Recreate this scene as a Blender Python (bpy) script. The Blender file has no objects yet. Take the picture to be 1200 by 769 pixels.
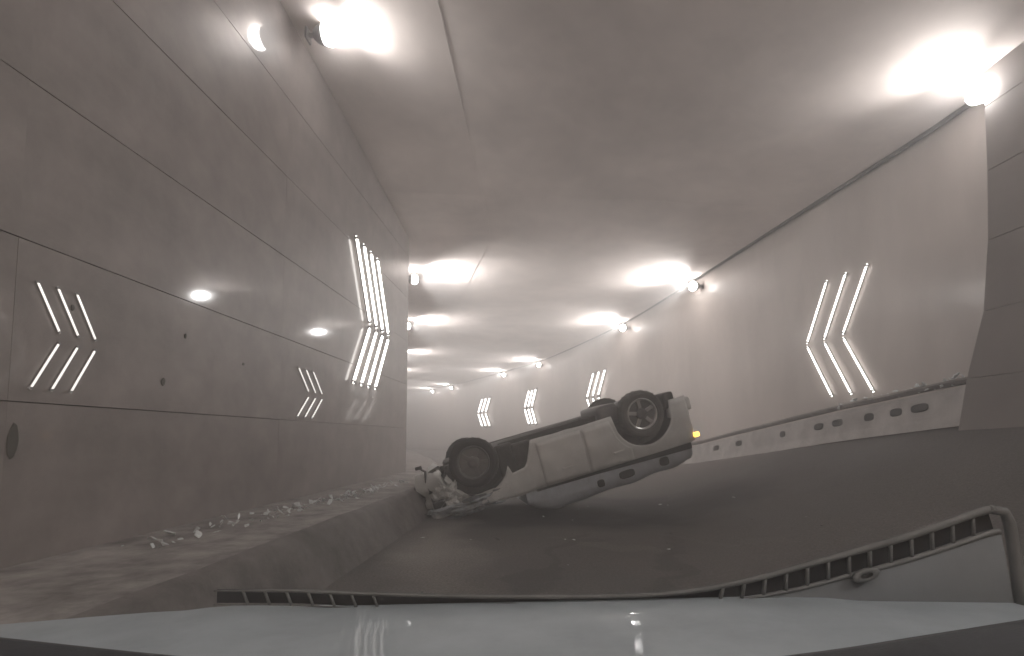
import bpy, bmesh, math, random
from mathutils import Vector, Matrix, noise
random.seed(7)
S = bpy.context.scene
C = S.collection
E = 1.15                      # eye height above the road

# ------------------------------------------------------------------ camera, world, exposure
PITCH = math.radians(4.0)
cam_d = bpy.data.cameras.new('camera'); cam = bpy.data.objects.new('camera', cam_d); C.objects.link(cam)
cam.location = (0, 0, E); cam.rotation_euler = (math.pi/2 + PITCH, 0, 0)
cam_d.sensor_width = 36; cam_d.lens = 18.0; cam_d.clip_start = 0.02; cam_d.clip_end = 500
cam_d.shift_y = (513 - 600*math.tan(PITCH) - 384.5)/1200
S.camera = cam
w = bpy.data.worlds.new('World'); S.world = w; w.use_nodes = True
nt = w.node_tree
sky = nt.nodes.new('ShaderNodeTexSky'); sky.sky_type = 'NISHITA'; sky.sun_disc = False
sky.sun_elevation = math.radians(3); sky.sun_rotation = math.radians(160)
nt.links.new(sky.outputs[0], nt.nodes['Background'].inputs[0]); nt.nodes['Background'].inputs[1].default_value = 0.05
S.view_settings.view_transform = 'Standard'; S.view_settings.look = 'None'
S.view_settings.exposure = 1.05; S.view_settings.gamma = 1.0
S.cycles.use_denoising = True
S.cycles.max_bounces = 8; S.cycles.diffuse_bounces = 5; S.cycles.glossy_bounces = 4; S.cycles.volume_bounces = 1
S.cycles.sample_clamp_indirect = 6.0
LAMP_W, LENS_E, TUBE_E, HAZE_D = 500.0, 26.0, 4.0, 0.036

# ------------------------------------------------------------------ helpers
def tag(o, label=None, cat=None, group=None, kind=None):
    if label: o['label'] = label
    if cat: o['category'] = cat
    if group: o['group'] = group
    if kind: o['kind'] = kind
    return o
def empty(name, loc=(0,0,0), label=None, cat=None, group=None):
    o = bpy.data.objects.new(name, None); o.empty_display_size = .2; o.location = loc; C.objects.link(o)
    return tag(o, label, cat, group)
def mesh(name, V, F, mat, parent=None, smooth=False, mats=None, idx=None):
    me = bpy.data.meshes.new(name); me.from_pydata([tuple(v) for v in V], [], F); me.update()
    for m in (mats or [mat]): me.materials.append(m)
    if idx:
        for p, i in zip(me.polygons, idx): p.material_index = i
    if smooth:
        for p in me.polygons: p.use_smooth = True
    o = bpy.data.objects.new(name, me); C.objects.link(o); o.parent = parent
    return o
def from_bm(name, bm, mat, parent=None, smooth=False):
    bmesh.ops.recalc_face_normals(bm, faces=bm.faces[:])
    me = bpy.data.meshes.new(name); bm.to_mesh(me); bm.free(); me.materials.append(mat)
    if smooth:
        for p in me.polygons: p.use_smooth = True
    o = bpy.data.objects.new(name, me); C.objects.link(o); o.parent = parent
    return o
def inst(name, me, parent=None, mat4=None):
    o = bpy.data.objects.new(name, me); C.objects.link(o); o.parent = parent
    if mat4 is not None: o.matrix_basis = mat4
    return o
def bm_box(bm, lo, hi, bev=0.0, M=None):
    r = bmesh.ops.create_cube(bm, size=1.0); vs = r['verts']
    lo, hi = Vector(lo), Vector(hi)
    for v in vs: v.co = Vector(((lo[i]+hi[i])/2 + v.co[i]*(hi[i]-lo[i]) for i in range(3)))
    if bev:
        es = list({e for v in vs for e in v.link_edges})
        rr = bmesh.ops.bevel(bm, geom=es, offset=bev, segments=2, affect='EDGES', profile=.6)
        vs = list({v for f in rr['faces'] for v in f.verts} | {v for v in vs if v.is_valid})
    if M is not None:
        for v in vs: v.co = M @ v.co
    return vs
def bm_tube(bm, pts, r, n=8, cap=True):
    pts = [Vector(p) for p in pts]; rings = []
    for i, p in enumerate(pts):
        t = (pts[min(i+1, len(pts)-1)] - pts[max(i-1, 0)]).normalized()
        a = t.orthogonal().normalized() if i == 0 else (a - a.dot(t)*t).normalized()
        b = t.cross(a); rr = r[i] if isinstance(r, (list, tuple)) else r
        rings.append([bm.verts.new(p + rr*(math.cos(2*math.pi*k/n)*a + math.sin(2*math.pi*k/n)*b)) for k in range(n)])
    for A, B in zip(rings, rings[1:]):
        for k in range(n): bm.faces.new((A[k], A[(k+1) % n], B[(k+1) % n], B[k]))
    if cap: bm.faces.new(rings[0][::-1]); bm.faces.new(rings[-1])
def lathe(bm, prof, n=40, axis='y'):
    rings = []
    for r, h in prof:
        rings.append([bm.verts.new((r*math.cos(2*math.pi*k/n), h, r*math.sin(2*math.pi*k/n))) for k in range(n)])
    for A, B in zip(rings, rings[1:]):
        for k in range(n): bm.faces.new((A[k], A[(k+1) % n], B[(k+1) % n], B[k]))
    return rings
def interp(tab, x):
    if x <= tab[0][0]: return tab[0][1]
    for (a, b), (c, d) in zip(tab, tab[1:]):
        if x <= c: return b + (d-b)*(x-a)/(c-a)
    return tab[-1][1]
def catmull(P, step=1.0):
    out = []
    for i in range(len(P)-1):
        p0 = Vector(P[max(i-1, 0)]); p1 = Vector(P[i]); p2 = Vector(P[i+1]); p3 = Vector(P[min(i+2, len(P)-1)])
        n = max(2, int((p2-p1).length/step))
        for k in range(n):
            t = k/n
            out.append(.5*((2*p1) + (p2-p0)*t + (2*p0-5*p1+4*p2-p3)*t*t + (-p0+3*p1-3*p2+p3)*t**3))
    out.append(Vector(P[-1])); return out
def nz(x, y, z, s=1.0): return noise.noise(Vector((x*s, y*s, z*s)))

# ------------------------------------------------------------------ materials
def M(name, col, rough=.6, metal=0, var=.12, scale=3.0, col2=None, bump=0.0, bscale=60, coat=0, spec=.5, coat_r=.08, stretch=None, rvar=0.0):
    m = bpy.data.materials.new(name); m.use_nodes = True; nt = m.node_tree; b = nt.nodes['Principled BSDF']
    b.inputs['Roughness'].default_value = rough; b.inputs['Metallic'].default_value = metal
    b.inputs['Specular IOR Level'].default_value = spec
    b.inputs['Coat Weight'].default_value = coat; b.inputs['Coat Roughness'].default_value = coat_r
    tc = nt.nodes.new('ShaderNodeTexCoord'); mp = nt.nodes.new('ShaderNodeMapping')
    nt.links.new(tc.outputs['Object'], mp.inputs[0])
    if stretch: mp.inputs['Scale'].default_value = stretch
    n1 = nt.nodes.new('ShaderNodeTexNoise'); n1.inputs['Scale'].default_value = scale; n1.inputs['Detail'].default_value = 8; n1.inputs['Roughness'].default_value = .65
    nt.links.new(mp.outputs[0], n1.inputs[0])
    cr = nt.nodes.new('ShaderNodeValToRGB'); e = cr.color_ramp.elements
    c2 = col2 or tuple(c*(1-var*1.6) for c in col)
    e[0].position = .32; e[1].position = .68
    e[0].color = (*c2, 1); e[1].color = (*[min(.9, c*(1+var)) for c in col], 1)
    nt.links.new(n1.outputs[0], cr.inputs[0]); nt.links.new(cr.outputs[0], b.inputs['Base Color'])
    if rvar:
        mr = nt.nodes.new('ShaderNodeMapRange'); mr.inputs[1].default_value = .3; mr.inputs[2].default_value = .7
        mr.inputs[3].default_value = max(.02, rough-rvar); mr.inputs[4].default_value = rough+rvar
        nt.links.new(n1.outputs[0], mr.inputs[0]); nt.links.new(mr.outputs[0], b.inputs['Roughness'])
    if bump:
        n2 = nt.nodes.new('ShaderNodeTexNoise'); n2.inputs['Scale'].default_value = bscale; n2.inputs['Detail'].default_value = 5
        nt.links.new(mp.outputs[0], n2.inputs[0])
        bp = nt.nodes.new('ShaderNodeBump'); bp.inputs['Strength'].default_value = bump; bp.inputs['Distance'].default_value = .02
        nt.links.new(n2.outputs[0], bp.inputs['Height']); nt.links.new(bp.outputs[0], b.inputs['Normal'])
    return m
def EM(name, col, st):
    m = bpy.data.materials.new(name); m.use_nodes = True; b = m.node_tree.nodes['Principled BSDF']
    b.inputs['Base Color'].default_value = (.8, .8, .8, 1)
    b.inputs['Emission Color'].default_value = (*col, 1); b.inputs['Emission Strength'].default_value = st
    return m
m_panel = M('polished panel', (.215, .192, .181), .5, var=.18, scale=2.2, coat=.5, coat_r=.06, bump=.04, bscale=40)
m_joint = M('dark joint', (.10, .09, .085), .9)
m_rwall = M('pale wall coating', (.45, .405, .378), .5, var=.14, scale=.6, coat=.12, coat_r=.18, stretch=(1, 1, .35))
m_pier = M('bare concrete', (.19, .172, .163), .8, var=.10, scale=1.4, bump=.15, bscale=30)
m_ceil = M('ceiling concrete', (.74, .67, .635), .9, var=.13, scale=.5)
m_ceil2 = M('ceiling concrete darker', (.68, .612, .578), .9, var=.13, scale=.5)
m_road = M('worn asphalt', (.085, .077, .072), .75, var=.35, scale=.9, bump=.35, bscale=90, rvar=.16)
def road_nodes(m):
    nt = m.node_tree; b = nt.nodes['Principled BSDF']; L = nt.links
    base = b.inputs['Base Color'].links[0].from_socket
    tc = nt.nodes.new('ShaderNodeTexCoord')
    wn = nt.nodes.new('ShaderNodeTexNoise'); wn.inputs['Scale'].default_value = 1.1; wn.inputs['Detail'].default_value = 7; L.new(tc.outputs['Object'], wn.inputs[0])
    vm = nt.nodes.new('ShaderNodeVectorMath'); vm.operation = 'MULTIPLY_ADD'; vm.inputs[1].default_value = (1.6, 1.6, 0); L.new(wn.outputs['Color'], vm.inputs[0]); L.new(tc.outputs['Object'], vm.inputs[2])
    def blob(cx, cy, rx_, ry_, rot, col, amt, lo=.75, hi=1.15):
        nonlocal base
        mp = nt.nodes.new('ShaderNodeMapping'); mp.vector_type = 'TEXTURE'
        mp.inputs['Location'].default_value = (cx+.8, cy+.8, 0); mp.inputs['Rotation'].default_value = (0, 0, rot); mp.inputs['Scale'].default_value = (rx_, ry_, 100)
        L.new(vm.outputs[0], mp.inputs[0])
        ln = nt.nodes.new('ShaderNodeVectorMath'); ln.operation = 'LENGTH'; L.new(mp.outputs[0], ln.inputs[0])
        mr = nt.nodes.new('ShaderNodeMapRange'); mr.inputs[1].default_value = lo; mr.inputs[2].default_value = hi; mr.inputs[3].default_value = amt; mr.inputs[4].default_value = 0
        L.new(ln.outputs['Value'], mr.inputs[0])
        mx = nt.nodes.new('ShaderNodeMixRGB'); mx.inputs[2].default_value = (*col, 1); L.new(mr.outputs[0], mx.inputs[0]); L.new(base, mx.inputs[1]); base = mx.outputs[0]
    blob(4.6, 8.2, 2.6, 3.2, .25, (.036, .034, .034), .75, .5, 1.3)       # darker tone on the sloping verge
    blob(1.1, 8.2, 2.9, 1.7, .10, (.006, .007, .010), 1.0, .8, 1.1)               # shade under the overturned car, painted into the asphalt
    blob(.95, 5.5, .55, .16, -.7, (.12, .112, .10), .6)                  # scrapes
    blob(2.4, 5.8, .9, .10, -.6, (.10, .095, .09), .5)
    blob(-.80, 5.4, .42, 2.2, .08, (.20, .185, .165), .75, .2, 1.3)        # dust out of the gutter
    blob(.3, 4.6, .10, 1.8, -.35, (.028, .026, .026), .6)                # skid marks
    blob(1.3, 4.4, .10, 1.9, -.35, (.028, .026, .026), .55)
    gn = nt.nodes.new('ShaderNodeTexNoise'); gn.inputs['Scale'].default_value = 45; gn.inputs['Detail'].default_value = 4; L.new(tc.outputs['Object'], gn.inputs[0])
    gr = nt.nodes.new('ShaderNodeMapRange'); gr.inputs[1].default_value = .3; gr.inputs[2].default_value = .7; gr.inputs[3].default_value = .55; gr.inputs[4].default_value = 1.45; L.new(gn.outputs[0], gr.inputs[0])
    mm = nt.nodes.new('ShaderNodeMixRGB'); mm.blend_type = 'MULTIPLY'; mm.inputs[0].default_value = 1; L.new(base, mm.inputs[1]); L.new(gr.outputs[0], mm.inputs[2])
    L.new(mm.outputs[0], b.inputs['Base Color'])
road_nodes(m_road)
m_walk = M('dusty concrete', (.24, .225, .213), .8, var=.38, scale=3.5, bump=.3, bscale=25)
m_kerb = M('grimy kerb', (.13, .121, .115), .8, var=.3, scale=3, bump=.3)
m_barrier = M('barrier paint', (.36, .34, .325), .6, var=.22, scale=2.5)
m_refl_well = M('reflected vent slots', (.05, .05, .052), .7, var=.2)
m_dark = M('black plastic', (.018, .018, .020), .5, var=.2)
m_hole = M('drain shadow', (.03, .03, .03), .9)
m_metal = M('grey metal', (.22, .22, .22), .45, metal=.6)
m_conduit = M('pale conduit', (.5, .48, .46), .5)
m_car = M('silver car paint', (.64, .65, .64), .42, metal=.1, var=.09, scale=4, coat=.5, coat_r=.1)
m_roof = M('silver roof paint', (.58, .63, .69), .38, metal=.15, var=.12, scale=5, coat=.4, coat_r=.15)
m_torn = M('torn bare metal', (.30, .33, .36), .35, metal=.6, var=.45, scale=9, bump=.5, bscale=14)
m_under = M('underbody', (.045, .045, .042), .7, var=.4, scale=6, bump=.3, bscale=20)
m_glass = M('dark window glass', (.02, .022, .025), .12, var=.1)
m_tyre_veil = M('veiled tyre rubber', (.10, .10, .092), .9, var=.2, scale=8)  # rear tyres greyed to hold the windscreen veil
m_tyre = M('tyre rubber', (.022, .022, .022), .8, var=.25, scale=8)
m_rim = M('alloy rim', (.55, .55, .54), .3, metal=.85, var=.1)
m_hub = M('dull hub', (.14, .14, .14), .45, metal=.4, var=.2)
m_amber = EM('lit amber lens', (1.0, .50, .06), 2.2)
m_hood = M('pale bonnet paint', (.34, .38, .40), .6, var=.09, scale=5, spec=.12, coat=.07, coat_r=.03)
m_dash = M('dashboard vinyl', (.035, .038, .042), .6, var=.15, scale=30, bump=.1, bscale=300)
m_refl_tone = M('grey reflection tone', (.13, .13, .127), .55, var=.12, scale=12)
m_refl_panel = M('grey reflected panel', (.115, .122, .126), .6, var=.08, scale=6)
m_shard = M('pale shattered plastic', (.62, .66, .66), .3, var=.2, scale=15)
m_chunk = M('dark fragment', (.05, .05, .05), .6)
m_stain = M('dark stain', (.07, .068, .06), .85)
m_sand = M('grey dust', (.19, .175, .155), .95, var=.3, scale=6)
m_car_shade = M('shade under car', (.010, .012, .017), .35, var=.3, scale=3)  # dark tone for the shade under the overturned car, unused
m_scr = M('scraped asphalt', (.10, .093, .085), .8, var=.3, scale=7)
m_pale = M('whitish powder', (.42, .42, .41), .9, var=.35, scale=9)
m_lens = EM('lamp lens', (1.0, .975, .955), LENS_E)
m_tube_refl = EM('reflected light tube', (1.0, .95, .90), .55)
m_tube = EM('light tube', (1.0, .95, .90), TUBE_E)

# ------------------------------------------------------------------ plan of the tunnel (metres, camera over the origin, road height 0)
def lx(y): return -3.1 + .067*y
LEFT = [(lx(-14), -14), (lx(-5), -5), (lx(4), 4), (lx(11.3), 11.3), (-2.85, 13.2), (-4.2, 19), (-7.2, 30), (-12, 42), (-20, 55), (-30, 66)]
RIGHT = [(6.5, -14), (6.45, 0), (6.3, 4), (6.15, 7), (5.92, 8.8), (5.5, 12), (4.85, 17.1), (4.45, 19.5), (3.5, 23.5), (1.8, 29.3), (-.4, 34.2), (-5.0, 43.2), (-8.8, 49), (-15, 57), (-24, 66), (-27, 68.5)]
Rc = catmull(RIGHT, .8); Lc = catmull(LEFT[3:], .8)
Lc = [Vector((lx(y), y)) for y in (-14, -8, -2, 2, 6, 9)] + Lc
def at_y(c, y):
    for a, b in zip(c, c[1:]):
        if a.y <= y <= b.y: return a.x + (b.x-a.x)*(y-a.y)/max(1e-6, b.y-a.y)
    return c[-1].x
def rx(y): return at_y(Rc, y)
CZ = 4.65 + E
def zl(y): return interp([(4, 5.45+E), (7.5, 5.2+E), (12, CZ)], y)        # the ceiling lifts towards the mouth on the left
def zr_base(y): return interp([(-14, 1.6), (5, 1.52), (7, 1.40), (8.8, 1.21), (12, .80), (14, .53), (17, .25), (21, .06), (26, 0)], y)
def road_z(x, y):
    xr = rx(y); zb = zr_base(y)
    t = max(0., min(1., (x - 2.4)/max(.5, xr - 2.4)))
    return zb*(t**1.25)
def wall_frame(c, y):
    """point, tangent (towards far) and inward direction are taken from the wall line"""
    p = Vector((at_y(c, y), y)); q = Vector((at_y(c, y+.3), y+.3)); t = (q-p).normalized()
    return p, t

# road: one sheet
ys = [-14 + .5*k for k in range(int((66+14)/.5)+1)]
V, F = [], []; NX = 44
for y in ys:
    a, b = at_y(Lc, y)-.4, rx(y)+.3
    for i in range(NX+1):
        x = a + (b-a)*i/NX
        V.append((x, y, road_z(x, y) + .006*nz(x, y, 0, 1.3)))
for j in range(len(ys)-1):
    for i in range(NX):
        k = j*(NX+1)+i; F.append((k, k+1, k+NX+2, k+NX+1))
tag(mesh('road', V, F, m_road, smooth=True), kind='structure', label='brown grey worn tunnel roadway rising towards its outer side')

# walkway along the left wall, kerb face to the road
KW, KH = 1.32, .40
V, F, idx = [], [], []
wy = [y for y in ys if y <= 40]
for y in wy:
    x0 = at_y(Lc, y); j = .012*nz(y, 3, 1, 1.7)
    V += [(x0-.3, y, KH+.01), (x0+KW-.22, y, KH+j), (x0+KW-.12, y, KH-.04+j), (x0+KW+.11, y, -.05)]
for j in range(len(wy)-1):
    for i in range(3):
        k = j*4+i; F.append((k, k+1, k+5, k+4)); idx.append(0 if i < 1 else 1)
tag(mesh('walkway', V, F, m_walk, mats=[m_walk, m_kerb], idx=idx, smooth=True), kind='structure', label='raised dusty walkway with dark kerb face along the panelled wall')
# ceiling slabs
ceil = empty('ceiling'); tag(ceil, kind='structure', label='pale concrete slab ceiling curving away to the left')
rows = [-14, -8, -2, 4, 9.6, 15.2, 20.8, 26.4, 32, 38, 44, 50, 56, 62, 66]
for r, (y0, y1) in enumerate(zip(rows, rows[1:])):
    n = max(2, int((y1-y0)/.9))
    for col in range(2):
        V, F = [], []
        for k in range(n+1):
            y = y0 + .002 + (y1-y0-.004)*k/n
            xl, xr = at_y(Lc, y)-.25, rx(y)+.25
            sm = xl + 2.15
            a, b = (xl, sm-.002) if col == 0 else (sm+.002, xr)
            for i in range(7):
                x = a+(b-a)*i/6
                t = max(0, min(1, (x-xl)/(xr-xl)))
                V.append((x, y, zl(y)*(1-t) + CZ*t + (.0 if col else -.005)))
        for k in range(n):
            for i in range(6):
                q = k*7+i; F.append((q, q+7, q+8, q+1))
        o = mesh('ceiling_slab', V, F, m_ceil2 if (col == 0 and r % 2 == 1) else m_ceil, ceil)
        md = o.modifiers.new('thickness', 'SOLIDIFY'); md.thickness = .2; md.offset = 1
V, F = [], []
for y in ys[::2]:
    xl, xr = at_y(Lc, y)-.4, rx(y)+.4
    V += [(xl, y, zl(y)+.12), (xr, y, CZ+.12)]
for j in range(len(ys[::2])-1): k = 2*j; F.append((k, k+2, k+3, k+1))
mesh('deck', V, F, m_joint, ceil)

# left wall: backing + individual polished panels
lw = empty('tunnel_wall', (lx(0), 0, 0), 'long flat wall of polished grey stone panels with dark joints', 'wall')
dirL = Vector((.067, 1, 0)).normalized(); nL = Vector((dirL.y, -dirL.x, 0))
V, F = [], []
for p in Lc:
    V += [(p.x-.06, p.y, 0), (p.x-.06, p.y, zl(p.y)+.2)]
for j in range(len(Lc)-1): k = 2*j; F.append((k, k+1, k+3, k+2))
o = mesh('backing', V, F, m_joint, lw); o.matrix_parent_inverse = Matrix.Translation((-lx(0), 0, 0))
courses = [KH+.0, 1.36, 2.33, 3.30, 4.28, 5.24, 6.9]
PL = 3.0
pm = {}
def panel_mesh(L, h):
    key = (round(L, 3), round(h, 3))
    if key not in pm:
        bm = bmesh.new(); bm_box(bm, (0, -.045, 0), (L, 0, h))
        bmesh.ops.recalc_face_normals(bm, faces=bm.faces[:])
        me = bpy.data.meshes.new('panel'); bm.to_mesh(me); bm.free(); me.materials.append(m_panel); pm[key] = me
    return pm[key]
def wall_matrix(p, t, zz, tilt=0, yaw=0):
    inward = Vector((t.y, -t.x, 0))
    R = Matrix((( t.x, inward.x, 0), (t.y, inward.y, 0), (0, 0, 1))).to_4x4()
    return Matrix.Translation((p.x, p.y, zz)) @ R @ Matrix.Rotation(yaw, 4, 'Z') @ Matrix.Rotation(tilt, 4, 'X')
y = -12.06
while y < 11.0:
    L = min(PL, (11.35-y))
    for ci, (z0, z1) in enumerate(zip(courses, courses[1:])):
        gap = .007
        o = inst('panel', panel_mesh(L/dirL.y-.0005, z1-z0-gap), lw,
                 Matrix.Translation((-lx(0), 0, 0)) @ wall_matrix(Vector((lx(y), y)), dirL, z0+gap/2, math.radians(random.uniform(-.12, .12)), math.radians(random.uniform(-.03, .03))))
    y += PL
# bend beyond the flat stretch: panels as straight facets
bend = catmull(LEFT[3:], 2.2)
for a, b in zip(bend[:14], bend[1:15]):
    t = (b-a).normalized(); L = (b-a).length
    for z0, z1 in zip(courses, courses[1:]):
        zt = min(z1, CZ+.05)
        inst('panel', panel_mesh(round(L-.005, 2), zt-z0-.014), lw, Matrix.Translation((-lx(0), 0, 0)) @ wall_matrix(a, t, z0+.007))
for (yy, zz, hw, hh, rot) in ((2.98, 1.13, .035, .10, .1), (4.12, 1.60, .022, .035, .3), (4.35, 2.02, .014, .022, .2), (3.3, 2.0, .012, .02, 0), (5.2, 1.9, .02, .014, .4)):
    bm = bmesh.new(); pts = []
    for k in range(11):
        a = 2*math.pi*k/11; r = 1+.35*nz(yy+k*.9, k, 2)
        pts.append((hw*r*math.cos(a)+rot*hh*math.sin(a)*.5, hh*r*math.sin(a)))
    A = [bm.verts.new((px, .001, pz)) for px, pz in pts]; B = [bm.verts.new((px*.9, .006, pz*.9)) for px, pz in pts]
    bm.faces.new(B)
    for k in range(11): bm.faces.new((A[k], A[(k+1) % 11], B[(k+1) % 11], B[k]))
    o = from_bm('stain', bm, m_stain, lw); o.matrix_basis = Matrix.Translation((-lx(0), 0, 0)) @ wall_matrix(Vector((lx(yy), yy)), dirL, zz)

# right wall: one curved coated sheet with thickness
V, F = [], []
Rw = [p for p in Rc if p.y > 3.5]
for p in Rw:
    for k in range(9):
        V.append((p.x, p.y, -.1 + (CZ+.15)*k/8))
for j in range(len(Rw)-1):
    for k in range(8):
        q = j*9+k; F.append((q, q+9, q+10, q+1))
o = tag(mesh('tunnel_wall', V, F, m_rwall, smooth=True), 'smooth pale curved tunnel wall behind the low barrier, bending away to the left', 'wall')
md = o.modifiers.new('thickness', 'SOLIDIFY'); md.thickness = .25; md.offset = 1

# nearer bare concrete wall on the right
pier = empty('concrete_wall', (6.0, 3, 0), 'dark bare concrete wall section ending before the pale curved wall', 'wall')
PI0 = Matrix.Translation((-6.0, -3, 0))
edge = [(0.0, 6.75), (1.4, 6.66), (1.9, 6.48), (2.6, 6.22), (3.4, 6.10), (4.6, 6.03), (5.2, 6.02), (5.95, 6.05)]
def pier_x(y): return 5.80 + .035*(6.2-y)
zs = [0, 1.1, 1.9, 2.7, 3.55, 4.4, 5.2, 5.9]
for z0, z1 in zip(zs, zs[1:]):
    for y0, y1 in ((-14, -6), (-6, 0), (0, 3.2), (3.2, None)):
        bm = bmesh.new(); n = 1 if y1 is not None else 1
        e0 = y1-.005 if y1 is not None else interp(edge, z0+.005); e1 = y1-.005 if y1 is not None else interp(edge, z1-.005)
        A = [(pier_x(y0), y0, z0+.005), (pier_x(e0), e0, z0+.005), (pier_x(e1), e1, z1-.005), (pier_x(y0), y0, z1-.005)]
        va = [bm.verts.new(p) for p in A]; vb = [bm.verts.new((p[0]+.7, p[1], p[2])) for p in A]
        bm.faces.new(va); bm.faces.new(vb[::-1])
        for k in range(4): bm.faces.new((va[k], vb[k], vb[(k+1) % 4], va[(k+1) % 4]))
        o = from_bm('wall_block', bm, m_pier, pier); o.matrix_parent_inverse = PI0

# low barrier with drain holes along the right wall
bar = empty('barrier', (5.5, 12, 0), 'long low pale barrier with dark drain holes at the foot of the curved wall', 'barrier')
BI = Matrix.Translation((-5.5, -12, 0))
def bar_pt(y, off, z):
    p, t = wall_frame(Rc, y); inw = Vector((-t.y, t.x))
    return Vector((p.x+inw.x*off, p.y+inw.y*off, z))
by = [6.3+.4*k for k in range(70)]
BH = .40
prof = [(.34, -.12), (.30, .03), (.25, BH), (.10, BH+.03), (-.02, BH+.03)]
V, F = [], []
for y in by:
    zb = zr_base(y)
    for off, h in prof:
        V.append(bar_pt(y, off, zb+h + (.006*nz(y, off, 9, 2))))
for j in range(len(by)-1):
    for k in range(len(prof)-1):
        q = j*5+k; F.append((q, q+5, q+6, q+1))
o = mesh('barrier_body', V, F, m_barrier, bar); o.matrix_parent_inverse = BI
bm = bmesh.new(); bm_tube(bm, [bar_pt(y, .17, zr_base(y)+BH+.085) for y in by], .045, 6)  # dark tube put in for the shadow gap along the barrier top
o = from_bm('shade_strip', bm, m_kerb, bar); o.matrix_parent_inverse = BI
hm = None
for k, (y, sc) in enumerate(((7.35, 1.2), (7.75, .9), (8.25, .8), (8.9, 1.05), (9.35, 1.0), (10.35, .7), (11.9, 1.1), (12.9, 1.2), (14.3, 1.0), (16, 1.1), (17.6, 1), (19.4, 1), (21, 1))):
    bm = bmesh.new(); rr = []
    for (s, d) in ((1.0, -.02), (1.0, .004), (.86, .008)):
        rr.append([bm.verts.new((.12*s*sc*math.copysign(abs(math.cos(a))**.7, math.cos(a)), d, .062*s*math.copysign(abs(math.sin(a))**.7, math.sin(a)))) for a in [2*math.pi*i/16 for i in range(16)]])
    for A, B in zip(rr, rr[1:]):
        for i in range(16): bm.faces.new((A[i], A[(i+1) % 16], B[(i+1) % 16], B[i]))
    bm.faces.new(rr[-1])
    o = from_bm('drain_hole', bm, m_hole, bar)
    p, t = wall_frame(Rc, y); inw = Vector((-t.y, t.x, 0)); zb = zr_base(y); sl = (zr_base(y+.3)-zr_base(y-.3))/.6
    tv = Vector((t.x, t.y, sl)).normalized()
    nrm = (inw + Vector((0, 0, .13))).normalized(); up = tv.cross(nrm)*-1
    R = Matrix((tv, nrm, up)).transposed().to_4x4()
    o.matrix_parent_inverse = BI; o.matrix_basis = Matrix.Translation(bar_pt(y, .278, zb+.21)) @ R

# thin conduits in the ceiling corners
bm = bmesh.new(); bm_tube(bm, [(at_y(Lc, y)+.06, y, zl(y)-.07) for y in [-13+1.0*k for k in range(25)]], .028, 6)
tag(from_bm('conduit', bm, m_conduit), 'thin pale conduit in the corner above the polished panels', 'conduit')
bm = bmesh.new(); bm_tube(bm, [(rx(y)-.11, y, CZ-.09) for y in [6.4+.7*k for k in range(62)]], .045, 6)
tag(from_bm('conduit', bm, m_conduit), 'thin pale conduit along the top of the smooth curved wall', 'conduit')

bm = bmesh.new(); bm_tube(bm, [(rx(y)-.06, y, CZ-.20) for y in [6.4+.7*k for k in range(62)]], .04, 6)  # dark tube put in for the shadow gap under the conduit
tag(from_bm('shade_line', bm, m_hole), 'dark line of built-in shade just below the pale conduit of the curved wall', 'shade_line')

# ------------------------------------------------------------------ flood lights
bm = bmesh.new(); bmesh.ops.create_uvsphere(bm, u_segments=20, v_segments=12, radius=.13)
for v in bm.verts: v.co.y = v.co.y*.8-.03
me_lens = bpy.data.meshes.new('lens'); bm.to_mesh(me_lens); bm.free(); me_lens.materials.append(m_lens)
for p in me_lens.polygons: p.use_smooth = True
bm = bmesh.new(); lathe(bm, [(0.0, .17), (.05, .17), (.09, .13), (.115, .07), (.12, .045), (.108, .04), (.09, .06)], 20)
bmesh.ops.recalc_face_normals(bm, faces=bm.faces[:]); me_hous = bpy.data.meshes.new('housing'); bm.to_mesh(me_hous); bm.free(); me_hous.materials.append(m_metal)
bm = bmesh.new(); bm_box(bm, (-.02, .14, -.02), (.02, .25, .02), .004); bm_box(bm, (-.07, .235, -.07), (.07, .26, .07), .004)
bmesh.ops.recalc_face_normals(bm, faces=bm.faces[:]); me_brk = bpy.data.meshes.new('bracket'); bm.to_mesh(me_brk); bm.free(); me_brk.materials.append(m_metal)
sp = bpy.data.lights.new('flood_beam', 'SPOT'); sp.energy = LAMP_W; sp.spot_size = math.radians(150); sp.spot_blend = 1.0; sp.shadow_soft_size = .06; sp.color = (1, .972, .95)
sp_near = sp.copy(); sp_near.energy = LAMP_W*.17        # the two lamps nearest the camera are dimmer
lab = {('L', 6.0): 'round glaring flood lamp high on the panelled wall, nearest of that side',
       ('L', 13.2): 'flood lamp just past the corner where the panelled wall bends',
       ('L', 18.9): 'second small flood lamp beyond the corner of the panelled wall',
       ('R', 6.05): 'large glaring flood lamp at the top of the bare concrete wall end',
       ('R', 13.9): 'flood lamp on the curved wall above the big pale chevron sign, toward the overturned car',
       ('R', 19.3): 'flood lamp on the curved wall above the upturned rear wheel',
       ('R', 29.3): 'flood lamp on the curved wall right of the narrow chevron reflection',
       ('R', 43.0): 'right one of two close far lamps above the upturned front wheel',
       ('R', 46.4): 'left one of two close far lamps above the upturned front wheel',
       ('R', 34.0): 'flood lamp on the curved wall left of the narrow chevron reflection'}
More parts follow.
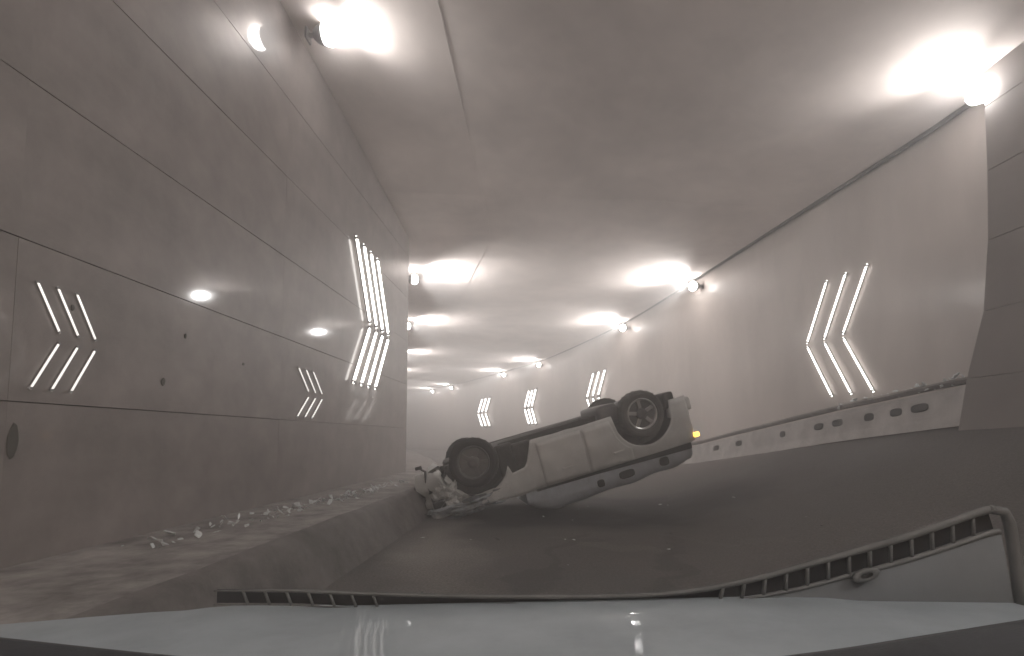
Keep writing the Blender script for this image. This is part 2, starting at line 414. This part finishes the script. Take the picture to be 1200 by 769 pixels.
def lamp(side, y, zoff=.48):
    if y < 0: zoff = 1.0  # unseen lamps behind the view, hung low to brighten the ceiling
    c = Lc if side == 'L' else Rc
    p, t = wall_frame(c, y)
    inw = Vector((t.y, -t.x, 0)) if side == 'L' else Vector((-t.y, t.x, 0))
    top = zl(y) if side == 'L' else CZ
    d = .25
    if side == 'R' and y < 7: d = .50; d = .45; zoff = .42
    if side == 'L' and 0 < y < 7: d = .43; zoff = .36
    loc = Vector((p.x, p.y, top-zoff)) + inw*d
    o = empty('flood_light', loc, lab.get((side, y), ('unseen flood lamp, hung low to light the ceiling, on the panelled wall behind the foreground car' if side == 'L' else 'unseen flood lamp, hung low to light the ceiling, on the bare concrete wall behind the foreground car') if y < 0 else 'small distant flood lamp high on the tunnel wall round the bend'), 'lamp', 'flood lamps along the tops of the tunnel walls')
    # local -y faces into the tunnel, +y to the wall
    o.rotation_euler = (0, 0, math.atan2(inw.y, inw.x) + math.pi/2)
    inst('lens', me_lens, o); inst('housing', me_hous, o); inst('bracket', me_brk, o)
    l = bpy.data.objects.new('flood_beam', sp_near if 5 < y < 7 else sp); C.objects.link(l); l.parent = o
    l.location = (0, -.17, .0)
    l.rotation_euler = Vector((0, -1.0, .10)).to_track_quat('-Z', 'Y').to_euler()
for y in (-9.0, -2.5, 6.0, 13.2, 18.9, 26.0, 33.0, 41.0): lamp('L', y)
for y in (-9.0, -2.0, 6.05, 13.9, 19.3, 29.3, 34.0, 43.0, 46.4, 52.0): lamp('R', y)

# ------------------------------------------------------------------ chevron light signs and built-up reflections of them
def chevron(name_label, c, y0, n, gap, arm, zb, zm, zt, side, r=.022, dim=False):
    p0, t0 = wall_frame(c, y0)
    root = empty('chevron_sign', (p0.x, p0.y, 0), name_label, 'chevron sign', 'lit chevron signs on the tunnel walls')  # also the root of the built-up chevron reflections
    inv = Matrix.Translation((-p0.x, -p0.y, 0))
    def pt(s, z, off):
        y = y0 + s; p, t = wall_frame(c, y)
        inw = Vector((t.y, -t.x, 0)) if side == 'L' else Vector((-t.y, t.x, 0))
        return Vector((p.x, p.y, z)) + inw*off
    for k in range(n):
        a = k*gap
        for z0, z1 in ((zm+.03, zt), (zm-.03, zb)):
            A, B = pt(a, z0, max(.02, r*2.8)), pt(a-arm, z1, max(.02, r*2.8))
            bm = bmesh.new(); bm_tube(bm, [A, B], r, 8)
            o = from_bm('light_tube', bm, m_tube_refl if dim else m_tube, root, True); o.matrix_parent_inverse = inv
            bm = bmesh.new(); bm_tube(bm, [pt(a, z0, .03*r/.022), pt(a-arm, z1, .03*r/.022)], .8*r, 4)
            for q in (0.02, .98):
                P = A.lerp(B, q); h = Vector((1, 1, 1))*r*1.25; bm_box(bm, P-h, P+h, r*.2)
            o = from_bm('channel', bm, m_metal, root); o.matrix_parent_inverse = inv
chevron('tall bright chevron of four tube pairs, close to the end of the panelled wall', Lc, 8.75, 4, .34, .72, .86+E, 1.94+E, 3.24+E, 'L', .022)
def chevron_r(label, y0, n, gap, arm, zb=.75+E, zm=1.80+E, zt=2.9+E, r=.014): chevron(label, Rc, y0, n, gap, arm, zb, zm, zt, 'R', r)
chevron_r('big open chevron of three slim tubes on the smooth curved wall', 8.97, 3, .45, .58)
chevron_r('small chevron on the curved wall just above the overturned car', 22.2, 3, .6, .75, r=.035)
chevron_r('windscreen reflection built as a narrow distant chevron, over the middle of the overturned car', 30.6, 3, .45, .6, r=.05)  # windscreen reflection of a chevron, put in as glowing tubes on the wall
chevron_r('faint distant chevron above the front wheel of the overturned car', 37.0, 3, .6, .75, r=.06)

chevron('small faint chevron reflection built of three thin tubes on the polished panels, far from the corner', Lc, 3.21, 3, .13, .165, .29+E, .63+E, .95+E, 'L', .006, dim=True)  # reflections of the opposite signs, built as dim glowing tubes
chevron('tiny faint chevron reflection built of three thin tubes on the polished panels, below the tall bright one', Lc, 6.62, 3, .2, .30, .25+E, .56+E, .88+E, 'L', .008, dim=True)

# ------------------------------------------------------------------ the overturned car
WB = 1.325
fw = Vector((-.543, 7.4, -.358+E)); rw = Vector((1.976, 7.8, .364+E))
X = (rw-fw).normalized(); Z = Vector((0, 0, -1)); Z = (Z - Z.dot(X)*X).normalized(); Y = Z.cross(X)
R3 = Matrix((X, Y, Z)).transposed()
mid = (fw+rw)/2
orig = mid - R3 @ Vector((0, .86, .36))
car = empty('overturned_car', (0, 0, 0), 'silver car lying on its roof across the road with its front crushed', 'car')
car.matrix_basis = Matrix.Translation(orig) @ R3.to_4x4()
RW, RA = .36, .49
def zlow(x):
    z = .27
    for xc in (-WB, WB):
        d = x-xc
        if abs(d) < RA: z = max(z, .36 + math.sqrt(RA*RA-d*d)*.98)
    if x > 1.85: z = max(z, .25 + (x-1.85)*.05)
    if -.86 < x < -.45: z = max(z, interp([(-.86, .66), (-.6, .62), (-.45, .27)], x))
    if x < -1.78: z = max(z, .34+.12*nz(x, 0, 3, 6))
    return z
def belt(x): return interp([(-2.15, .86), (-1.7, .95), (-.8, 1.0), (.5, 1.0), (1.9, 1.02), (2.16, .98)], x)
def halfw(x): return interp([(-2.16, .55), (-2.0, .74), (-1.7, .85), (-1.3, .885), (1.6, .885), (1.95, .86), (2.1, .80), (2.16, .70)], x)
def crush(p):
    x, y, z = p
    k = max(0, min(1, (-.75-x)/.7))
    a = .012 + .11*k*k
    return Vector((x + a*nz(x, y, z, 4.5)*k, y + a*nz(x+7, y, z, 3.6) - .10*k*k*abs(y)*max(0, z-.5), z + a*nz(x, y+5, z, 4.0)))
xs = sorted(set([-2.16, -2.1, -2.0] + [round(-1.95+.06*k, 3) for k in range(68)] + [2.08, 2.12, 2.16] + [-WB-RA, -WB+RA, WB-RA, WB+RA]))
xs = [x for x in xs if -2.17 < x < 2.17]
NZ = 8
V, F = [], []
for x in xs:
    z0, z1, hw = zlow(x), belt(x), halfw(x)
    z0 = min(z0, z1-.06)
    ring = [(hw-.16, z0+.03)]
    for k in range(NZ+1):
        t = k/NZ; z = z0+(z1-z0)*t
        b = hw*(1 - .045*((z-.62)/.4)**2) + (.014 if z < .45 else 0)
        if abs(z-.72) < .04: b -= .006
        ring.append((b, z))
    ring.append((hw-.10, z1+.015))
    for sgn in (1, -1):
        for (yy, z) in (ring if sgn == 1 else ring[::-1]):
            V.append(crush((x, sgn*yy, z)))
n = 2*(NZ+3)
for j in range(len(xs)-1):
    for k in range(n-1):
        q = j*n+k; F.append((q, q+1, q+n+1, q+n))
# rear end cap
q = (len(xs)-1)*n; F.append(tuple(q+k for k in range(n)))
o = mesh('body', V, F, m_car, car, True)
# bonnet / front sheet, crumpled
bm = bmesh.new(); nx, ny = 18, 16; g = []
for i in range(nx+1):
    x = -.7 - 1.5*i/nx
    row = []
    for j in range(ny+1):
        yy = -.84 + 1.68*j/ny
        k = i/nx
        z = .98 - .10*k - .10*(yy/.84)**4 + .09*k*math.sin(9*x+2*yy) + .13*k*nz(x, yy, 1, 3.3)
        row.append(bm.verts.new((x+.05*nz(x, yy, 4, 3)*k, yy, z)))
    g.append(row)
for i in range(nx):
    for j in range(ny): bm.faces.new((g[i][j], g[i+1][j], g[i+1][j+1], g[i][j+1]))
from_bm('bonnet', bm, m_torn, car)
# roof and pillars, squashed
V, F = [], []
xr_ = [-.72+.09*k for k in range(31)]
rp = [(.845, 1.035), (.835, 1.10), (.82, 1.20), (.79, 1.30), (.70, 1.375), (.35, 1.40), (0, 1.405)]
for x in xr_:
    e = interp([(-.72, .45), (-.5, .85), (-.3, 1), (1.6, 1), (1.95, .85)], x)
    cr = interp([(-.72, .02), (0, .0), (1, -.04), (1.98, -.07)], x)
    ring = rp + [(-a, b) for a, b in rp[-2::-1]]
    for yy, z in ring:
        zz = 1.0+(z-1.0)*e + cr*(z > 1.1)
        V.append((x, yy*(1+.012*nz(x, yy, z, 4)), zz + .03*nz(x, yy, 2, 2.6)))
n = len(rp)*2-1
for j in range(len(xr_)-1):
    for k in range(n-1):
        q = j*n+k; F.append((q, q+1, q+n+1, q+n))
F.append(tuple(range(n))); F.append(tuple((len(xr_)-1)*n+k for k in range(n)))
mesh('roof', V, F, m_roof, car, True)
# squeezed side glass: a dark line at the belt, and dark gaps left open between bent pillars
for s in (1, -1):
    V, F = [], []
    xx = [-.55+.12*k for k in range(22)]
    for x in xx:
        h = interp([(-.55, .02), (.4, .035), (1.2, .06), (1.95, .085)], x)
        V += [(x, s*.868, .995), (x, s*.852, 1.005+h), (x, s*.72, 1.0+h), (x, s*.72, .99)]
    for j in range(len(xx)-1):
        for k in range(4): q = 4*j+k; F.append((q, 4*j+(k+1) % 4, 4*j+4+(k+1) % 4, q+4))
    F += [(0, 1, 2, 3), tuple(4*(len(xx)-1)+k for k in range(4))]
    mesh('window', V, F, m_glass, car)
for (x, hx, z, hz) in ((.42, .055, 1.19, .055), (.85, .125, 1.17, .06), (1.48, .075, 1.155, .065)):
    bm = bmesh.new(); rr = []
    for (sc, d) in ((1, .80), (1, .842), (.85, .846)):
        rr.append([bm.verts.new((x+hx*sc*math.copysign(abs(math.cos(a))**.6, math.cos(a)), d, z+hz*sc*math.copysign(abs(math.sin(a))**.6, math.sin(a))-.1*(x*0))) for a in [2*math.pi*i/16 for i in range(16)]])
    for A, B in zip(rr, rr[1:]):
        for i in range(16): bm.faces.new((A[i], A[(i+1) % 16], B[(i+1) % 16], B[i]))
    bm.faces.new(rr[-1]); from_bm('window', bm, m_glass, car)
# underbody, tank, exhaust, axle, engine bay
bm = bmesh.new(); bm_box(bm, (-1.75, -.70, .30), (2.0, .70, .42), .03)
for x in (-.6, 0, .5): bm_box(bm, (x, -.72, .26), (x+.1, .72, .31), .01)
from_bm('underbody', bm, m_under, car)
bm = bmesh.new(); bm_box(bm, (.66, -.1, .08), (1.02, .80, .40), .07); from_bm('fuel_tank', bm, m_hub, car, True)
bm = bmesh.new(); bm_box(bm, (1.74, .45, .15), (1.93, .82, .40), .04); from_bm('mud_guard', bm, m_under, car)
bm = bmesh.new(); bm_box(bm, (-.98, -.7, .22), (-.72, .78, .70), .04); bm_box(bm, (-.74, -.7, .26), (-.44, .80, .66), .03); from_bm('floor_section', bm, m_under, car)
bm = bmesh.new(); bm_box(bm, (-1.75, -.55, .25), (-1.0, .55, .78), .08); from_bm('engine', bm, m_under, car)
for x in (-WB, WB):
    bm = bmesh.new(); bm_tube(bm, [(x, -.78, .36), (x, .78, .36)], .05, 8); from_bm('axle', bm, m_under, car)
bm = bmesh.new(); bm_tube(bm, [(-.9, -.2, .24), (.5, -.25, .22), (1.2, -.45, .20), (2.1, -.5, .22)], .035, 8); from_bm('exhaust_pipe', bm, m_metal, car)
for y0 in (-.62, .62):
    bm = bmesh.new(); bm_box(bm, (-.9, y0-.05, .20), (1.9, y0+.05, .32), .015); from_bm('chassis_rail', bm, m_under, car)
for k_, (yy, rr_) in enumerate(((.35, .012), (.40, .010), (.30, .016))):
    bm = bmesh.new(); bm_tube(bm, [(-1.2, yy-.1, .26), (-.4, yy, .235), (.5, yy+.02, .24), (1.3, yy+.12, .22)], rr_, 6); from_bm('brake_pipe', bm, m_metal, car)
bm = bmesh.new(); bm_tube(bm, [(1.35, -.2, .20), (1.55, -.15, .19), (2.0, -.15, .19)], [.09, .11, .10], 12); from_bm('silencer', bm, m_metal, car, True)
for xc in (-WB, WB):          # wheel well liners
    for s in (1, -1):
        bm = bmesh.new(); N = 18
        A = []
        for k in range(N+1):
            a = math.pi*k/N - .0
            A.append([bm.verts.new((xc+RA*math.cos(a), s*yy, .36+RA*.98*math.sin(a))) for yy in (.84, .58)])
        for k in range(N): bm.faces.new((A[k][0], A[k+1][0], A[k+1][1], A[k][1]))
        bm.faces.new([r[1] for r in A])
        from_bm('wheel_arch_liner', bm, m_hub if xc > 0 else m_under, car)
# wheels
bm = bmesh.new()
lathe(bm, [(.235, .095), (.26, .11), (.30, .118), (.335, .108), (.355, .085), (RW, .05), (RW, -.05), (.355, -.085), (.335, -.108), (.30, -.115), (.25, -.11), (.235, -.09)], 48)
for k in range(48):
    a = 2*math.pi*k/48
    if k % 2 == 0: bm_box(bm, (-.006, -.085, RW-.012), (.012, .085, RW+.006), 0, Matrix.Rotation(a, 4, 'Y'))
bmesh.ops.recalc_face_normals(bm, faces=bm.faces[:]); me_tyre = bpy.data.meshes.new('tyre'); bm.to_mesh(me_tyre); bm.free(); me_tyre.materials.append(m_tyre)
me_tyre_veil = me_tyre.copy(); me_tyre_veil.materials.clear(); me_tyre_veil.materials.append(m_tyre_veil)
def rim_mesh(mat):
    bm = bmesh.new()
    lathe(bm, [(.24, -.09), (.236, .09), (.242, .104), (.232, .108), (.215, .098), (.205, .06)], 40)
    for k in range(5):
        Mx = Matrix.Rotation(2*math.pi*k/5+.3, 4, 'Y')
        bm_box(bm, (-.028, .055, .04), (.028, .085, .215), .008, Mx)
    bmesh.ops.recalc_face_normals(bm, faces=bm.faces[:]); me = bpy.data.meshes.new('rim'); bm.to_mesh(me); bm.free(); me.materials.append(mat); return me
bm = bmesh.new(); lathe(bm, [(.235, .03), (.20, .045), (.09, .05), (.085, .09), (.05, .10), (.001, .10)], 32)
bmesh.ops.recalc_face_normals(bm, faces=bm.faces[:]); me_hub = bpy.data.meshes.new('hub'); bm.to_mesh(me_hub); bm.free(); me_hub.materials.append(m_hub)
rm_a = rim_mesh(m_rim); rm_b = rim_mesh(m_hub)
for xc, s, st, cam_ in ((-WB, 1, 9, -4), (-WB, -1, 5, 0), (WB, 1, 0, 2), (WB, -1, 0, 0)):
    wh = bpy.data.objects.new('wheel', None); C.objects.link(wh); wh.parent = car
    wh.matrix_basis = Matrix.Translation((xc, s*.785, .36)) @ Matrix.Rotation(math.radians(st), 4, 'Z') @ Matrix.Rotation(math.radians(cam_), 4, 'X') @ (Matrix.Rotation(math.pi, 4, 'Z') if s < 0 else Matrix()) @ Matrix.Rotation(random.uniform(0, 3), 4, 'Y')
    inst('tyre', me_tyre_veil if xc > 0 else me_tyre, wh); inst('rim', rm_a if xc > 0 else rm_b, wh); inst('hub', me_hub, wh)
# tail lamp, rear bumper
bm = bmesh.new(); bm_box(bm, (2.10, .72, .88), (2.185, .80, .95), .015); from_bm('tail_light', bm, m_amber, car)
bm = bmesh.new(); bm_box(bm, (2.0, -.78, .30), (2.20, .78, .52), .05); from_bm('rear_bumper', bm, m_car, car, True)
# crushed front: bumper sheets, lamp, hanging brackets
def crumple(name, mat, cx, cy, cz, sx, sy, sz, seed, amp=.12, rot=(0, 0, 0)):
    bm = bmesh.new(); N, K = 14, 9; g = []
    Mr = Matrix.Rotation(rot[2], 3, 'Z') @ Matrix.Rotation(rot[1], 3, 'Y') @ Matrix.Rotation(rot[0], 3, 'X')
    for i in range(N+1):
        r_ = []
        for j in range(K+1):
            a, b = i/N-.5, j/K-.5
            p = Vector((a*sx, sy*(.5-2*a*a), b*sz))
            q = Vector((nz(a*3+seed, b*3, 1, 2.2), nz(a*3, b*3+seed, 2, 2.2), nz(a*3, b*3, seed+.3, 2.2)))*amp
            r_.append(bm.verts.new(Vector((cx, cy, cz)) + Mr @ (p+q)))
        g.append(r_)
    for i in range(N):
        for j in range(K):
            if random.random() > .06: bm.faces.new((g[i][j], g[i+1][j], g[i+1][j+1], g[i][j+1]))
    o = from_bm(name, bm, mat, car); md = o.modifiers.new('thickness', 'SOLIDIFY'); md.thickness = .006
    return o
crumple('front_bumper', m_torn, -2.05, .25, .72, .5, .2, .5, 3.1, .17, (0, 0, 1.2))
crumple('front_bumper', m_dark, -1.95, .55, .62, .45, .12, .35, 8.7, .16, (.3, .2, .6))
crumple('fender', m_torn, -1.45, .80, .93, 1.3, .10, .22, 5.5, .045, (.25, 0.05, 0))
crumple('fender', m_car, -1.80, .74, .70, .35, .12, .34, 1.9, .14, (.1, .4, .5))
bm = bmesh.new()
bm_tube(bm, [(-1.98, .62, .62), (-2.06, .66, .45), (-2.03, .68, .30), (-2.12, .66, .22)], [.022, .018, .02, .012], 6)
bm_tube(bm, [(-1.9, .6, .55), (-1.96, .7, .40), (-1.88, .68, .33)], .015, 6)
bm_box(bm, (-2.16, .62, .20), (-2.06, .70, .25), .01)
from_bm('bent_bracket', bm, m_dark, car)
bm = bmesh.new(); bm_box(bm, (-2.05, .60, .74), (-1.86, .80, .86), .03); from_bm('headlight', bm, m_glass, car)
def side_y(x, z): return halfw(x)*(1 - .045*((z-.62)/.4)**2) + (.014 if z < .45 else 0)
for xa, xb, inset in ((-.40, .30, 0), (.33, 1.02, 1)):
    V, F = [], []; nx_, nz_ = 14, 10
    for i in range(nx_+1):
        x = xa+(xb-xa)*i/nx_; zb_ = .33
        if x > WB-RA-.06: zb_ = .36+math.sqrt(max(0, (RA+.06)**2-(x-WB)**2))
        for j in range(nz_+1):
            z = zb_+(belt(x)-.012-zb_)*j/nz_
            p = crush((x, side_y(x, z), z)); V.append((p.x, p.y+.007, p.z))
    for i in range(nx_):
        for j in range(nz_): q = i*(nz_+1)+j; F.append((q, q+1, q+nz_+2, q+nz_+1))
    o = mesh('door', V, F, m_car, car, True); md = o.modifiers.new('thickness', 'SOLIDIFY'); md.thickness = .006
for x in (-.10, .72):
    bm = bmesh.new(); bm_box(bm, (x, .875, .80), (x+.16, .90, .83), .006); from_bm('door_handle', bm, m_car, car)

# ------------------------------------------------------------------ the car the view is taken from
me_car = empty('car', (0, 1, 0), 'pale silver bonnet, dark dashboard and solid vent reflection of the car in the foreground', 'car')
CI = Matrix.Translation((0, -1, 0))
def add(o): o.matrix_parent_inverse = CI; return o
# bonnet: crown between the windscreen base and the crest, then falling away to the nose
V, F = [], []
crest = [(-1.25, -.41), (-1.1, -.392), (-.83, -.370), (-.55, -.356), (0, -.343), (.51, -.332), (1.04, -.337), (1.15, -.36), (1.2, -.42)]
rowsY = [(.72, .022), (.77, .017), (.82, .013), (.92, .006), (1.0, .0015), (1.1, 0), (1.2, -.028), (1.4, -.10), (1.6, -.20), (1.75, -.33), (1.8, -.45)]
NXh = 40
for (yy, dz) in rowsY:
    for i in range(NXh+1):
        x = -1.25+2.45*i/NXh
        V.append((x*(1 if yy < 1.2 else 1-.18*(yy-1.2)), yy, E+interp(crest, x)+dz + (.006*math.exp(-((abs(x)-.62)/.05)**2) if yy < 1.5 else 0)))
for j in range(len(rowsY)-1):
    for i in range(NXh): q = j*(NXh+1)+i; F.append((q, q+1, q+NXh+2, q+NXh+1))
add(mesh('bonnet', V, F, m_hood, me_car, True))
# dashboard top edge, dark, curved
V, F = [], []
de = [(-.95, -.245), (-.72, -.268), (-.55, -.286), (-.40, -.300), (-.324, -.309), (0, -.335), (.288, -.305), (.45, -.285), (.60, -.262), (.72, -.2436), (.95, -.205)]
for i in range(41):
    x = -.95+1.9*i/40; zt = interp(de, x)
    for (yy, dz) in ((.735, -.10), (.735, -.02), (.725, -.004), (.71, 0), (.69, -.003), (.60, -.02), (.45, -.05), (.30, -.10), (.28, -.2)):
        V.append((x, yy, E+zt+dz))
for i in range(40):
    for k in range(8): q = i*9+k; F.append((q, q+9, q+10, q+1))
add(mesh('dashboard', V, F, m_dash, me_car, True))
bm = bmesh.new(); bm_tube(bm, [(x, .66, E+interp(de, x)-.002) for x in [-.93+.05*k for k in range(13)]], .006, 6); add(from_bm('dash_highlight', bm, m_refl_tone, me_car, True))  # highlight on the dash edge, built as a thin grey strip
# windscreen reflection of the dash vents, built solid: two rails, slats between them, and the grey panel beneath its raised end
TY = 1.09
top = catmull([(-.62, -.318), (-.45, -.318), (-.30, -.324), (0, -.330), (.29, -.326), (.47, -.302), (.655, -.254), (.835, -.205), (.975, -.158), (1.01, -.150)], .05)
def off(p, d): return (p[0]+d*.25*max(0, min(1, (p[0]-.3)/.3)), TY, E+p[1]-d)
def wid(x): return interp([(-.62, .028), (-.3, .030), (0, .014), (.35, .026), (.6, .042), (1.0, .046)], x)
bm = bmesh.new(); bm_tube(bm, [off(p, 0) for p in top], [interp([(-.62, .002), (-.4, .004), (0, .0045), (.5, .006), (1, .009)], p[0]) for p in top], 8)
add(from_bm('reflected_vent_rail', bm, m_refl_tone, me_car, True))
bm = bmesh.new(); bm_tube(bm, [off(p, wid(p[0])) for p in top], [interp([(-.62, .001), (-.4, .002), (0, .002), (.5, .004), (1, .007)], p[0]) for p in top], 8)
add(from_bm('reflected_vent_rail', bm, m_refl_tone, me_car, True))
bm = bmesh.new()
for a, b in zip(top, top[1:]):
    A, B, C_, D = off(a, 0), off(b, 0), off(b, wid(b[0])), off(a, wid(a[0]))
    vs = [bm.verts.new((p[0], p[1]+.012, p[2])) for p in (A, B, C_, D)]; bm.faces.new(vs)
bmesh.ops.remove_doubles(bm, verts=bm.verts[:], dist=1e-5)
add(from_bm('reflected_vent_well', bm, m_refl_well, me_car))
def on_top(x):
    for a, b in zip(top, top[1:]):
        if a[0] <= x <= b[0]: return (x, a[1]+(b[1]-a[1])*(x-a[0])/(b[0]-a[0]))
for x in [-.56+.045*k for k in range(7)] + [.44+.044*k for k in range(13)]:
    p = on_top(x); A = Vector(off(p, 0)); B = Vector(off(p, wid(x)))
    B.x += -.012
    if x < 0: B.x += .024
    bm = bmesh.new(); bm_tube(bm, [A, (A+B)/2, B], .0042 if x > 0 else .003, 6); add(from_bm('reflected_slat', bm, m_refl_tone, me_car, True))
V, F = [], []
pts = [p for p in top if p[0] > .25]
for p in pts:
    A = off(p, wid(p[0])+.002)
    V += [(A[0], TY+.004, A[2]), (A[0], TY-.004, A[2]-.004), (A[0]+.004, TY-.02, E+min(A[2]-E-.006, -.350)), ]
for j in range(len(pts)-1):
    for k in range(2): q = 3*j+k; F.append((q, q+3, q+4, q+1))
add(mesh('reflected_panel', V, F, m_refl_panel, me_car, True))
bm = bmesh.new(); bm_tube(bm, [(1.0, TY, E-.150), (1.035, TY, E-.155), (1.045, TY, E-.18), (1.043, TY-.01, E-.26), (1.04, TY-.02, E-.36)], [.009, .010, .011, .011, .012], 8)
add(from_bm('reflected_post', bm, m_refl_tone, me_car, True))
bm = bmesh.new(); lathe(bm, [(.012, 0), (.030, .002), (.032, .008), (.026, .012), (.014, .010)], 20)
for v in bm.verts: v.co = Vector((v.co.x*.9+.725, TY-.012-v.co.y, E-.281+v.co.z*.42+(v.co.x)*.22))
add(from_bm('reflected_knob', bm, m_refl_tone, me_car, True))

# ------------------------------------------------------------------ fragments thrown about
def frag(name, mat, loc, s, label, cat, group, flat=.4, tilt=.9):
    n = random.choice((3, 4, 4, 5)); bm = bmesh.new(); A = []; B = []
    for k in range(n):
        a = 2*math.pi*(k+random.uniform(-.3, .3))/n; q = s*random.uniform(.5, 1.4)
        A.append(bm.verts.new((q*math.cos(a), q*math.sin(a)*.7, 0))); B.append(bm.verts.new((q*.8*math.cos(a+.1), q*.62*math.sin(a+.1), s*flat*random.uniform(.15, .6))))
    bm.faces.new(A); bm.faces.new(B)
    for k in range(n): bm.faces.new((A[k], A[(k+1) % n], B[(k+1) % n], B[k]))
    R = Matrix.Rotation(random.uniform(0, 6.3), 3, 'Z') @ Matrix.Rotation(random.uniform(-tilt, tilt), 3, 'X') @ Matrix.Rotation(random.uniform(-tilt, tilt), 3, 'Y')
    for v in bm.verts: v.co = R @ v.co
    zmin = min(v.co.z for v in bm.verts)
    for v in bm.verts: v.co.z -= zmin
    o = from_bm(name, bm, mat); o.location = loc
    return tag(o, label, cat, group)
for k in range(230):
    t = random.betavariate(1.6, 1.3); y = 3.4 + 5.2*t
    x = at_y(Lc, y) + random.gauss(.42+.05*(y-3.5), .10)
    frag('plastic_shard', m_shard, (x, y, KH+.012), random.choice((.012, .016, .022, .030, .045))*random.uniform(.7, 1.2), 'pale broken shard scattered on the raised walkway', 'shard', 'pale shards scattered along the walkway', .5)
for k in range(60):
    y = random.uniform(2.4, 9.5); x = random.uniform(-1.1, 3.6)
    frag('road_fragment', m_chunk if random.random() < .6 else m_shard, (x, y, road_z(x, y)+.006), random.uniform(.006, .032), 'small broken fragment lying on the road before the overturned car', 'fragment', 'fragments scattered on the road', .5, .3)
for k in range(44):  # bright glints along the barrier, put in as pale solid chips
    y = 6.75 + 2.3*random.random()**1.4
    p = bar_pt(y, random.uniform(.12, .24), zr_base(y)+BH+random.choice((.04, .125, .125)))
    frag('glint_chip', m_shard, p, random.uniform(.012, .06), 'pale chip built for a glint along the barrier top', 'fragment', 'glints on the barrier built as pale chips', .9)
# ------------------------------------------------------------------ haze
hz = bpy.data.materials.new('haze'); hz.use_nodes = True; n = hz.node_tree
n.nodes.remove(n.nodes['Principled BSDF']); pv = n.nodes.new('ShaderNodeVolumePrincipled')
pv.inputs['Color'].default_value = (.93, .915, .91, 1); pv.inputs['Density'].default_value = HAZE_D; pv.inputs['Anisotropy'].default_value = .25
n.links.new(pv.outputs[0], n.nodes['Material Output'].inputs['Volume'])
bm = bmesh.new(); bm_box(bm, (-45, -20, -1.3), (14, 80, 8.5)); o = from_bm('haze', bm, hz); tag(o, kind='stuff', label='thin smoky haze filling the tunnel', cat='haze')
